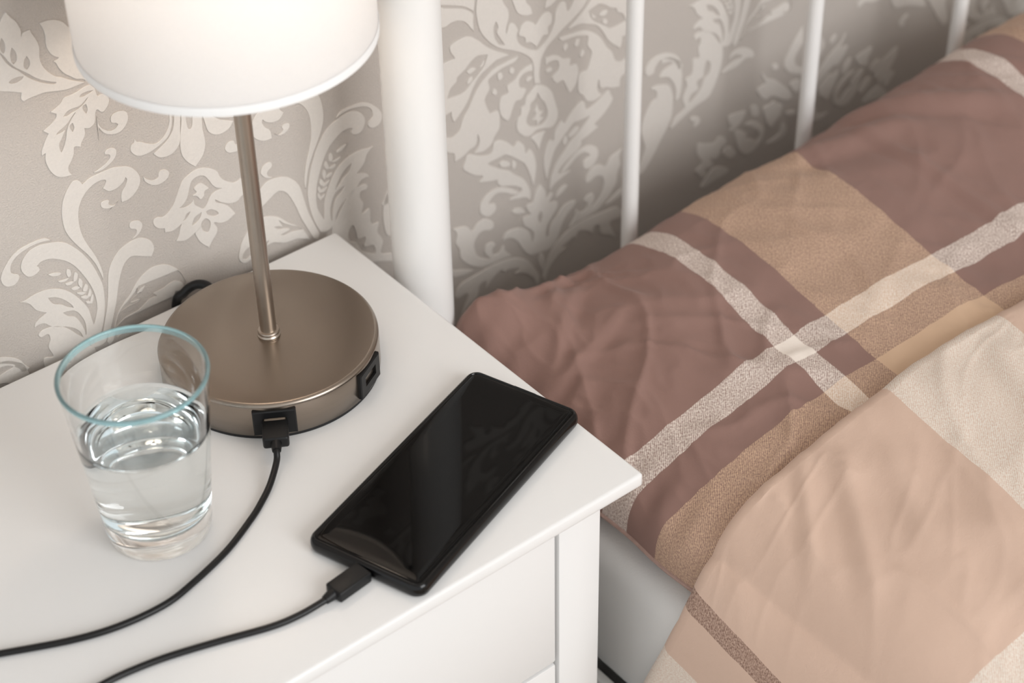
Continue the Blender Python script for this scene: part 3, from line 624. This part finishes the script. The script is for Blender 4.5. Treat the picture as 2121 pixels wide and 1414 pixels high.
for k in range(3):
    a = math.radians(20 + 120 * k)
    tube([(0.017 * math.cos(a), 0.017 * math.sin(a), 0.3686), (0.05 * math.cos(a), 0.05 * math.sin(a), 0.3686), ((RB - 0.002) * math.cos(a), (RB - 0.002) * math.sin(a), 0.3686)], 0.0013, 8, sb)
tube([((RB - 0.0022) * math.cos(t), (RB - 0.0022) * math.sin(t), 0.3686) for t in [2 * math.pi * i / 72 for i in range(73)]], 0.0011, 8, sb, caps=False)
spider = mesh_obj('shade_spider', sb, M_plastic, None)
SHX, SHY = -0.0032, -0.0006
for o in (foot, disc, stem, coll, sock, bulb, shade, trim, spider):
    o.location = lamp.location
    if o in (shade, trim, spider):
        o.location = lamp.location + Vector((SHX, SHY, 0))
    o.parent = lamp
    o.matrix_parent_inverse = parent_world(lamp).inverted()
trim.parent = shade
trim.matrix_parent_inverse = Matrix.Translation(shade.location - lamp.location).inverted() @ parent_world(lamp).inverted()
def usb_port(az, name):
    """charging socket set into the rim of the base, facing outwards at azimuth az"""
    n = Vector((math.sin(az), -math.cos(az), 0))
    t = Vector((math.cos(az), math.sin(az), 0))
    base = Vector((LX, LY, TZ)) + n * (R * math.cos(0.19) - 0.0012)
    mt = Matrix(((t.x, n.x, 0, base.x), (t.y, n.y, 0, base.y), (0, 0, 1, base.z), (0, 0, 0, 1)))
    # local: x along the rim, y outwards, z up
    w, z0, z1, d = 0.0122, 0.0040, 0.0208, 0.0034
    hx, hz0, hz1 = 0.0066, 0.0095, 0.0160
    b = bmesh.new()
    def ring(y, s=0.0):
        return [b.verts.new(p) for p in ((-w + s, y, z0 + s), (w - s, y, z0 + s), (w - s, y, z1 - s), (-w + s, y, z1 - s))]
    def hole(y):
        return [b.verts.new(p) for p in ((-hx, y, hz0), (hx, y, hz0), (hx, y, hz1), (-hx, y, hz1))]
    r0, r1, r2, h0, h1 = ring(0), ring(d - 0.0006), ring(d, 0.0007), hole(d), hole(0.0006)
    for a, c in ((r0, r1), (r1, r2), (r2, h0), (h0, h1)):
        for i in range(4):
            j = (i + 1) % 4
            b.faces.new((a[i], a[j], c[j], c[i]))
    b.faces.new(h1)
    b.faces.new(r0[::-1])
    bmesh.ops.transform(b, matrix=mt, verts=b.verts[:])
    port = mesh_obj(name, b, M_plastic, lamp, smooth=False)
    port['label'] = 'black charging socket in the rim of the base'
    mesh_obj('contact_tongue', box(-0.0054, 0.0054, 0.0008, 0.0028, 0.0128, 0.0146, mat=mt), M_plastic, port, smooth=False)
    for k in range(4):
        x = -0.0039 + 0.0026 * k
        mesh_obj('contact', box(x - 0.0007, x + 0.0007, 0.0009, 0.0030, 0.0124, 0.0129, mat=mt), M_contact, port, smooth=False)
    mesh_obj('socket_shell', box(-0.0064, 0.0064, 0.0008, 0.0031, 0.0097, 0.0101, mat=mt), M_contact, port, smooth=False)
    return n, t, base
AZ1, AZ2 = math.radians(-31.5), math.radians(29)
usb_port(AZ1, 'charging_port')
usb_port(AZ2, 'charging_port')
# mains lead leaving the back of the base
lead = tube(catmull([(-0.1030, -0.0390, TZ + 0.0075), (-0.1005, -0.0290, TZ + 0.0085), (-0.1000, -0.0190, TZ + 0.0105), (-0.1050, -0.0130, TZ + 0.0105), (-0.1120, -0.0100, TZ + 0.0060), (-0.1165, -0.0062, TZ - 0.004),
                     (-0.1180, -0.0050, TZ - 0.05), (-0.116, -0.012, TZ - 0.2), (-0.11, -0.012, TZ - 0.5)], 10), 0.0029, 14)
mesh_obj('mains_lead', lead, M_cable, lamp)

# ------------------------------------------------------------------ glass of water
GX, GY = -0.2252, -0.1695
def rin(z):
    pts = [(0.0132, 0.0), (0.0135, 0.015), (0.0143, 0.0235), (0.0160, 0.0262), (0.0195, 0.0276), (0.045, 0.0303), (0.080, 0.0337), (0.104, 0.0362)]
    for (a, ra), (c, rc) in zip(pts, pts[1:]):
        if a <= z <= c:
            return ra + (rc - ra) * (z - a) / (c - a)
WL = 0.0722
# tumbler: outer wall, rim and the dry inner wall down to the waterline
gb = lathe([(0, 0.0012), (0.0235, 0.0008), (0.0262, 0.0), (0.0275, 0.0012), (0.0284, 0.006), (0.0293, 0.016), (0.0322, 0.045), (0.0356, 0.080), (0.0376, 0.1005), (0.03845, 0.1052), (0.0386, 0.1064)]
           + [(0.0375 + 0.0011 * math.cos(math.radians(a)), 0.1064 + 0.0011 * math.sin(math.radians(a))) for a in range(15, 180, 15)]
           + [(0.0364, 0.1064), (0.0362, 0.1040), (0.0337, 0.080), (rin(WL), WL)], 128)
for f in gb.faces:
    f.normal_update()
    c = f.calc_center_median()
    rad = Vector((c.x, c.y, 0))
    if c.z > 0.1064:
        want = c - rad.normalized() * 0.0375 - Vector((0, 0, 0.1064))
    elif rad.length < 0.0265 and c.z < 0.002:
        want = Vector((0, 0, -1))
    elif c.z > WL and rad.length < rin(min(c.z, 0.1039)) + 0.0006:
        want = -rad
    else:
        want = rad
    if f.normal.dot(want) < 0:
        f.normal_flip()
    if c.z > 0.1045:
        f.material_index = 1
glass = mesh_obj('drinking_glass', gb, M_glass, angle=80, recalc=False)
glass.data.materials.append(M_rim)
glass.location = (GX, GY, TZ + 0.0002)
tag(glass, 'clear tapered tumbler with turquoise edge glow painted on its rim on the bedside table', 'glass')
# water: its skin against the glass and its free surface with a small meniscus
wb = lathe([(0, 0.0132), (0.015, 0.0135), (0.0235, 0.0143), (0.0262, 0.0160)] + [(rin(z), z) for z in (0.0195, 0.032, 0.045, 0.058, 0.0690, WL)]
           + [(rin(WL) - 0.0006, WL - 0.0007), (rin(WL) - 0.002, WL - 0.0012), (0.02, WL - 0.0013), (0, WL - 0.0013)], 128)
for f in wb.faces:
    f.normal_update()
    c = f.calc_center_median()
    rad = Vector((c.x, c.y, 0))
    free = c.z > WL - 0.0016 and rad.length < rin(WL) - 0.00005
    want = Vector((0, 0, 1)) if free or c.z < 0.0155 else -rad
    if f.normal.dot(want) < 0:
        f.normal_flip()
    f.material_index = 0 if free else 1
water = mesh_obj('water', wb, M_water, angle=50, recalc=False)
water.data.materials.append(M_wet)
water.location = glass.location
tag(water, 'still clear water filling two thirds of the tumbler', 'water')

# ------------------------------------------------------------------ phone
pc = [Vector((-0.0209, -0.1811)), Vector((0.0008, -0.2506)), Vector((-0.1537, -0.3049)), Vector((-0.1738, -0.2330))]
ctr = (pc[0] + pc[1] + pc[2] + pc[3]) / 4
dl = ((pc[0] - pc[3]) + (pc[1] - pc[2])).normalized()
PH = Matrix(((dl.x, -dl.y, 0, ctr.x), (dl.y, dl.x, 0, ctr.y), (0, 0, 1, TZ), (0, 0, 0, 1)))
PL, PW, PT = 0.1625 / 2, 0.0738 / 2, 0.0086
def rrect(hl, hw, r, n=8):
    out = []
    for sx, sy, a0 in ((1, 1, 0), (-1, 1, 90), (-1, -1, 180), (1, -1, 270)):
        for k in range(n + 1):
            a = math.radians(a0 + 90 * k / n)
            out.append((sx * (hl - r) + r * math.cos(a), sy * (hw - r) + r * math.sin(a)))
    return out
def slab(layers, r, mat4):
    b = bmesh.new()
    rings = []
    for inset, z in layers:
        rings.append([b.verts.new((x, y, z)) for x, y in rrect(PL - inset, PW - inset, max(0.0012, r - inset))])
    for a, c in zip(rings, rings[1:]):
        n = len(a)
        for i in range(n):
            b.faces.new((a[i], a[(i + 1) % n], c[(i + 1) % n], c[i]))
    b.faces.new(rings[0][::-1])
    b.faces.new(rings[-1])
    bmesh.ops.transform(b, matrix=mat4, verts=b.verts[:])
    return b
phone = tag(empty('smartphone', (ctr.x, ctr.y, TZ)), 'black smartphone with dark glossy screen lying face up on the bedside table', 'phone')
cl = [(0.0030, 0.0002), (0.0016, 0.0005), (0.0006, 0.0013), (0.0001, 0.0026), (0.0, 0.0042), (0.0002, 0.0060), (0.0008, 0.0074), (0.0016, 0.0083), (0.0022, 0.0086), (0.0027, 0.0085), (0.0031, 0.0080)]
mesh_obj('case', slab(cl, 0.0075, PH), M_phone, phone, angle=35)
mesh_obj('screen', slab([(0.0033, 0.0070), (0.0033, 0.0079), (0.0036, 0.0082), (0.0046, 0.00835), (0.0066, 0.0085), (0.0090, 0.00855)], 0.0070, PH), M_screen, phone, angle=50)
b = box(0.028, 0.040, PW - 0.0003, PW + 0.0005, 0.0035, 0.0055, 0.0003, 2, mat=PH)
mesh_obj('side_button', b, M_phone, phone)
mesh_obj('speaker_slot', box(PL - 0.0024, PL - 0.0018, -0.007, 0.007, 0.0083, 0.0087, mat=PH), M_rubber, phone)

# ------------------------------------------------------------------ charging cable
cable = tag(empty('charging_cable', (-0.20, -0.22, TZ)), 'black charging cable from the lamp base to the phone', 'cable')
n1 = Vector((math.sin(AZ1), -math.cos(AZ1), 0))
t1 = Vector((math.cos(AZ1), math.sin(AZ1), 0))
pb = Vector((LX, LY, TZ + 0.0122)) + n1 * (R + 0.0012)
m1 = Matrix(((t1.x, n1.x, 0, pb.x), (t1.y, n1.y, 0, pb.y), (0, 0, 1, pb.z), (0, 0, 0, 1)))
b = box(-0.0073, 0.0073, 0.0004, 0.0165, -0.0042, 0.0036, 0.0016, 3, mat=m1)
mesh_obj('lamp_plug', b, M_plastic, cable)
mesh_obj('plug_shell', box(-0.006, 0.006, -0.0022, 0.001, -0.0022, 0.0022, 0.0002, 1, mat=m1), M_contact, cable, smooth=False)
e1 = m1 @ Vector((0, 0.0155, -0.0005))
e2 = m1 @ Vector((0, 0.0215, -0.0012))
tube([e1, e1.lerp(e2, .5), e2], [0.0031, 0.0029, 0.0024], 16)
mesh_obj('strain_relief', tube([e1, e1.lerp(e2, .5), e2], [0.0033, 0.0030, 0.0025], 16), M_plastic, cable)
# plug in the bottom edge of the phone
pe = PH @ Vector((-PL, -0.0015, 0.0043))
dv = (Vector((-0.1825, -0.2712)) - Vector((pe.x, pe.y)))
pd = Vector((-dl.x, -dl.y, 0)).lerp(Vector((dv.x, dv.y, 0)).normalized(), 0.75).normalized()
pt = Vector((-pd.y, pd.x, 0))
m2 = Matrix(((pt.x, pd.x, 0, pe.x), (pt.y, pd.y, 0, pe.y), (0, 0, 1, pe.z), (0, 0, 0, 1)))
mesh_obj('phone_plug', box(-0.0058, 0.0058, -0.0003, 0.0215, -0.0034, 0.0034, 0.0011, 3, mat=m2), M_plastic, cable)
f1 = m2 @ Vector((0, 0.0205, 0))
f2 = m2 @ Vector((0, 0.0270, -0.0006))
mesh_obj('strain_relief', tube([f1, f1.lerp(f2, .5), f2], [0.0032, 0.0030, 0.0024], 16), M_plastic, cable)
zc = TZ + 0.0020
path = [e1.lerp(e2, .3), e2, (-0.1535, -0.1745, TZ + 0.0072), (-0.1640, -0.1835, TZ + 0.0035), (-0.1745, -0.1908, zc), (-0.1861, -0.1982, zc), (-0.2087, -0.2098, zc), (-0.2347, -0.2184, zc), (-0.2541, -0.2222, zc), (-0.2784, -0.2202, zc),
        (-0.3020, -0.2132, zc), (-0.3341, -0.1982, zc), (-0.365, -0.1835, zc), (-0.398, -0.182, zc), (-0.413, -0.205, zc), (-0.400, -0.235, zc), (-0.368, -0.250, zc), (-0.335, -0.249, zc), (-0.304, -0.2484, zc),
        (-0.2875, -0.2500, zc), (-0.2702, -0.2536, zc), (-0.2466, -0.2608, zc), (-0.2208, -0.2695, zc), (-0.2050, -0.2725, zc + 0.0004), f2, f1.lerp(f2, .6)]
mesh_obj('cord', tube(catmull(path, 12), 0.00185, 14), M_cable, cable)

# ------------------------------------------------------------------ bed
bed = tag(empty('bed_frame', (0.5, -0.9, 0.0)), 'white metal bed frame with slatted headboard and round posts', 'bed')
HY = -0.0676
def post(x):
    return lathe([(0, 0), (0.0187, 0), (0.0187, 1.02), (0.0175, 1.026), (0.0128, 1.03), (0.0128, 1.036), (0.0195, 1.044), (0.0225, 1.056), (0.0195, 1.069), (0.010, 1.076), (0, 1.077)], 56, (x, HY, 0))
for x in (0.026, 1.02):
    mesh_obj('post', post(x), M_enamel, bed)
for x in (0.2015, 0.3717, 0.5346, 0.699, 0.862):
    mesh_obj('headboard_slat', tube([(x, HY, 0.30), (x, HY, 0.6), (x, HY, 0.945)], 0.0057, 24), M_enamel, bed)
mesh_obj('top_rail', tube([(0.026, HY, 0.95), (0.5, HY, 0.95), (1.02, HY, 0.95)], 0.010, 24), M_enamel, bed)
mesh_obj('lower_rail', tube([(0.026, HY, 0.295), (0.5, HY, 0.295), (1.02, HY, 0.295)], 0.010, 24), M_enamel, bed)
mesh_obj('side_rail', box(0.0085, 0.0155, -1.95, -0.085, 0.265, 0.3340, 0.0015, 3), M_enamel, bed)
mesh_obj('side_rail', box(1.0245, 1.0315, -1.95, -0.085, 0.265, 0.3340, 0.0015, 3), M_enamel, bed)
mesh_obj('slat_base', box(0.0150, 1.025, -1.95, -0.085, 0.268, 0.280, 0.002, 1), M_enamel, bed)
for x in (0.03, 1.01):
    mesh_obj('foot_post', lathe([(0, 0), (0.0187, 0), (0.0187, 0.45), (0.012, 0.465), (0, 0.468)], 40, (x, -1.955, 0)), M_enamel, bed)

def mattress():
    b = box(0.020, 1.02, -1.93, -0.088, 0.3335, 0.437)
    hi = [e for e in b.edges if any(v.co.z > 0.40 for v in e.verts)]
    bmesh.ops.bevel(b, geom=hi, offset=0.020, segments=6, profile=0.5, affect='EDGES')
    lo = [e for e in b.edges if all(v.co.z < 0.34 for v in e.verts)]
    bmesh.ops.bevel(b, geom=lo, offset=0.003, segments=3, profile=0.5, affect='EDGES')
    me = mesh_obj('mattress', b, M_sheet)
    return me
mt_ = mattress()
tag(mt_, 'mattress under a white fitted sheet on the metal bed', 'mattress')
# base of the bed between the slats and the mattress
mesh_obj('mattress_bearer', box(0.045, 0.995, -1.9, -0.1, 0.2795, 0.3335), M_enamel, bed, smooth=False)

def sm(a, c, x):
    t = min(1, max(0, (x - a) / (c - a)))
    return t * t * (3 - 2 * t)

def seg_crease(x, y, x0, y0, x1, y1, w, amp, asym=0.0):
    """a soft fold running along a segment, fading at both ends"""
    dx, dy = x1 - x0, y1 - y0
    L = math.hypot(dx, dy)
    t = ((x - x0) * dx + (y - y0) * dy) / (L * L)
    if t < -0.25 or t > 1.25:
        return 0.0
    d = ((x - x0) * dy - (y - y0) * dx) / L
    if abs(d) > 4 * w:
        return 0.0
    fade = sm(-0.25, 0.2, t) * (1 - sm(0.8, 1.25, t))
    return amp * fade * (math.exp(-(d / w) ** 2) - 0.6 * math.exp(-((d - w * 1.7) / (w * 1.1)) ** 2))

PXC, PXA, PYC, PYA = 0.372, 0.345, -0.286, 0.211
P_CREASE = [  # x0 y0 x1 y1 width height
    (0.060, -0.155, 0.110, -0.115, 0.0050, 0.0022),
    (0.050, -0.170, 0.110, -0.160, 0.0050, 0.0016),
    (0.085, -0.098, 0.130, -0.100, 0.0050, 0.0030),
    (0.355, -0.120, 0.352, -0.330, 0.0045, 0.0026),
    (0.375, -0.100, 0.440, -0.180, 0.0100, 0.0050),
    (0.300, -0.110, 0.380, -0.150, 0.0120, 0.0040),
    (0.470, -0.130, 0.520, -0.230, 0.0080, 0.0030),
]
def ridges(x, y, k, ang, stretch, seed):
    """sharp narrow cloth wrinkles: ridged noise drawn out along one direction"""
    ca, sa = math.cos(ang), math.sin(ang)
    u, v = (x * ca + y * sa) * k / stretch, (-x * sa + y * ca) * k
    wv = 0.5 * noise.noise(Vector((u * 0.9, v * 0.5, seed + 4)))
    n = noise.noise(Vector((u, v + wv, seed)))
    return (1 - abs(n) * 1.8) if abs(n) < 0.55 else 0.0

def pillow_top(x, y):
    s = min(1, abs((x - PXC) / PXA))
    t = min(1, abs((y - PYC) / PYA))
    Fs = (1 - s ** 4) ** 0.4
    Ft = (1 - t ** (5.0 if y > PYC else 4.0)) ** 0.42
    A = 0.079 + (0.055 * min(0.5, max(-0.05, x - 0.16)) + 0.075 * max(0, min(0.25, x - 0.33))) * sm(-0.30, -0.12, y)
    z = 0.452 + A * Fs * Ft
    edge = min(1, Fs * Ft * 2.0)
    z += 0.018 * math.exp(-((x - 0.065) / 0.040) ** 2 - ((y + 0.092) / 0.030) ** 2) * min(1, edge * 1.5)
    # corner pushed up against the post
    z += 0.030 * math.exp(-((x - 0.032) / 0.034) ** 2 - ((y + 0.080) / 0.034) ** 2)
    w = 0
    for c in P_CREASE:
        w += seg_crease(x, y, *c)
    left = 1 - sm(0.10, 0.22, x)
    w += (0.0014 + 0.0022 * left) * ridges(x, y, 34, 0.9, 3.0, 1.5) ** 4 + (0.0012 + 0.0018 * left) * ridges(x, y, 38, 2.2, 3.0, 8.5) ** 4 + (0.0006 + 0.0006 * left) * ridges(x, y, 75, 1.6, 2.5, 3.3) ** 3
    w += 0.0042 * noise.noise(Vector((x * 14, y * 14, 3.1))) + 0.0016 * noise.noise(Vector((x * 40, y * 40, 7.7)))
    # gathers along the left end seam
    w += 0.0022 * math.exp(-((x - 0.03) / 0.02) ** 2) * math.sin(y * 260 + 2 * noise.noise(Vector((y * 20, 0, 0))))
    # pressed down where the duvet lies on it
    return z + w * edge - 0.008 * (1 - sm(-0.370, -0.335, y)) * edge

def pillow():
    NX, NY = 360, 230
    bm = bmesh.new()
    uvl = bm.loops.layers.uv.new('weave')
    uvs = {}
    def par(k, n):
        a = -1 + 2 * k / n
        return math.copysign(1 - (1 - abs(a)) ** 1.7, a)
    top, bot = [], []
    for j in range(NY + 1):
        t = par(j, NY)
        rt, rb = [], []
        for i in range(NX + 1):
            s = par(i, NX)
            cs = 1 - 0.025 * abs(t) ** 3 * 0
            x = PXC + PXA * s * (1 - 0.020 * abs(t) ** 6)
            y = PYC + PYA * t * (1 - 0.012 * abs(s) ** 8)
            # seam wanders a little
            bx = max(abs(s), 0) ** 12
            x += bx * 0.0035 * noise.noise(Vector((y * 35, 1.3, 0)))
            sx, sy = PXC + PXA * s, PYC + PYA * t
            z = pillow_top(sx, sy)
            v = bm.verts.new((x, y, z))
            # follow the cloth where it turns down at the end of the pillow
            uvs[v] = (x - 0.14 * (y + 0.26), y + 0.03 * (x - 0.16) - 0.010 * (1 - sm(0.020, 0.072, x)))
            rt.append(v)
            if 0 < i < NX and 0 < j < NY:
                F = ((1 - abs(s) ** 4) * (1 - abs(t) ** 4)) ** 0.4
                vb = bm.verts.new((x, y, 0.452 - (0.452 - 0.4372) * min(1, F * 1.6)))
                uvs[vb] = uvs[v]
            else:
                vb = v
            rb.append(vb)
        top.append(rt)
        bot.append(rb)
    # let the weave follow the cloth round the end and over the back of the pillow
    for row in top:
        a = None
        for i in range(NX, -1, -1):
            v = row[i]
            if v.co.x < 0.125:
                if a is None:
                    a = uvs[v][0]
                else:
                    a -= math.hypot(v.co.x - row[i + 1].co.x, v.co.z - row[i + 1].co.z)
                uvs[v] = (a, uvs[v][1])
    for i in range(NX + 1):
        a = None
        for j in range(NY + 1):
            v = top[j][i]
            if v.co.y > -0.13:
                if a is None:
                    a = uvs[v][1]
                else:
                    a += math.hypot(v.co.y - top[j - 1][i].co.y, v.co.z - top[j - 1][i].co.z)
                uvs[v] = (uvs[v][0], a)
    for g, flip in ((top, False), (bot, True)):
        for j in range(NY):
            for i in range(NX):
                q = [g[j][i], g[j][i + 1], g[j + 1][i + 1], g[j + 1][i]]
                f = bm.faces.new(q[::-1] if flip else q)
                for lp in f.loops:
                    lp[uvl].uv = uvs[lp.vert]
    rim = [top[0][i].co.copy() for i in range(NX)] + [top[j][NX].co.copy() for j in range(NY)] + \
          [top[NY][i].co.copy() for i in range(NX, 0, -1)] + [top[j][0].co.copy() for j in range(NY, 0, -1)]
    o = mesh_obj('pillow', bm, M_pillow, angle=0)
    tag(o, 'plump mauve, tan and ivory plaid pillow against the headboard', 'pillow')
    # edge seam
    rim = rim[::3]
    rim.append(rim[0])
    mesh_obj('seam', tube(rim, 0.0014, 8, caps=False), M_seam, o)
    return o
pil = pillow()

# ------------------------------------------------------------------ duvet
D_CREASE = [
    (0.090, -0.335, 0.050, -0.385, 0.0045, 0.0024),
    (0.110, -0.345, 0.060, -0.420, 0.0060, 0.0028),
    (0.130, -0.360, 0.100, -0.420, 0.0070, 0.0018),
    (0.150, -0.400, 0.110, -0.500, 0.0110, 0.0025),
    (0.190, -0.340, 0.185, -0.430, 0.0120, 0.0035),
    (0.240, -0.345, 0.215, -0.400, 0.0080, 0.0030),
]
def duvet():
    NXs, NY = 300, 380
    bm = bmesh.new()
    uvl = bm.loops.layers.uv.new('weave')
    uvs = {}
    xe, ze, zlow = 0.0075, 0.425, 0.14
    y0 = -0.3265
    def base(x, y):
        ps = 0.437
        if PXC - PXA < x < PXC + PXA and y > PYC - PYA:
            t = min(1, abs((y - PYC) / PYA))
            s = min(1, abs((x - PXC) / PXA))
            ps = max(ps, 0.452 + (0.079 * (1 - s ** 4) ** 0.4) * (1 - t ** 4) ** 0.42)
        flat = 0.437 + 0.020 + 0.022 * sm(0.02, 0.2, x)
        # the cloth bridges softly from the pillow down to the mattress
        br = 0.437 + 0.093 * (1 - sm(-0.42, -0.72, y) if False else 1 - sm(0.0, 1.0, (-0.42 - y) / 0.30))
        s = min(1, abs((x - PXC) / PXA))
        return max(flat, min(ps + 1, 0.452 + (br - 0.452) * (1 - s ** 4) ** 0.4 if br > 0.452 else flat)) if x < PXC + PXA else flat
    def sect(y, yraw):
        pts = []
        # top, from the far side to the near shoulder
        for i in range(NXs + 1):
            q = i / NXs
            x = xe + 0.0001 + (0.93 - xe) * (1 - q) ** 1.7
            xs = max(x, PXC - PXA + 0.006)
            T = base(xs, y) + 0.0125
            wr = sum(seg_crease(x, y, *c) for c in D_CREASE)
            wr += 0.0024 * ridges(x, y, 26, 0.95, 4.5, 2.5) ** 4 + 0.0016 * ridges(x, y, 34, 1.45, 4.5, 6.5) ** 4 + 0.0009 * ridges(x, y, 60, 0.5, 3.5, 9.5) ** 4
            wr += 0.0050 * noise.noise(Vector((x * 9, y * 9, 11))) + 0.0022 * noise.noise(Vector((x * 28 + y * 12, y * 20, 5)))
            w = min(1, (x - xe) / 0.065)
            k = (1 - (1 - w) ** 3) ** 0.5
            pts.append((x, ze + (T + wr * 0.8 - ze) * k, ze + (T - ze) * k))
        n = 60
        for i in range(1, n + 1):
            z = ze - (ze - zlow) * i / n
            wv = 0.006 * math.sin(y * 42 + 1.0) * (i / n) + 0.004 * noise.noise(Vector((y * 18, z * 9, 2))) * min(1, i / 8)
            pts.append((xe - abs(wv) * 0.4 - 0.003 * (i / n), z, z))
        return pts
    ys = []
    for j in range(NY + 1):
        q = j / NY
        ys.append(y0 - (1.62) * q ** 1.6)
    grid = []
    # rolled border: under lip, outer fold, then the top
    lips = [(0.040, -0.0135), (0.012, -0.0130), (0.0008, -0.0105), (-0.0022, -0.0072), (-0.0012, -0.0032), (0.0022, -0.0008)]
    rows = [(y0 - a, dz) for a, dz in lips] + [(y - 0.006, 0.0) for y in ys]
    for y, dz in rows:
        sec = sect(min(y, y0 - 0.003), y)
        # arc length along the section measured from the shoulder, zero at x = 0
        ref = 0.0
        acc = [0.0]
        for (x1, _, z1), (x2, _, z2) in zip(sec, sec[1:]):
            acc.append(acc[-1] + math.hypot(x2 - x1, z2 - z1))
        ia = min(range(len(sec)), key=lambda i: abs(sec[i][0] - 0.16) + (0 if i <= NXs else 9))
        row = []
        for i, (x, z, _) in enumerate(sec):
            wob = 0.004 * noise.noise(Vector((x * 12, z * 12, 9.0)))
            nx = 1.0 if i > NXs else max(0.0, 1 - (x - xe) / 0.03)
            v = bm.verts.new((x - dz * nx * 0.9, y + wob + 0.31 * max(-0.02, min(0.1, 0.443 - z)) * (1 if z < 0.443 else 0.5) * (1 - sm(0, 0.25, y0 - y)), z + dz * (1 - nx)))
            uvs[v] = (0.16 - (acc[i] - acc[ia]) - 0.12 * (y + 0.33), y)
            row.append(v)
        grid.append(row)
    for a, c in zip(grid, grid[1:]):
        for i in range(len(a) - 1):
            f = bm.faces.new((a[i], a[i + 1], c[i + 1], c[i]))
            for lp in f.loops:
                lp[uvl].uv = uvs[lp.vert]
    o = mesh_obj('duvet', bm, M_duvet, angle=0)
    tag(o, 'blush and cream plaid duvet with a brown stripe folded over the pillow', 'duvet')
    return o
duvet()
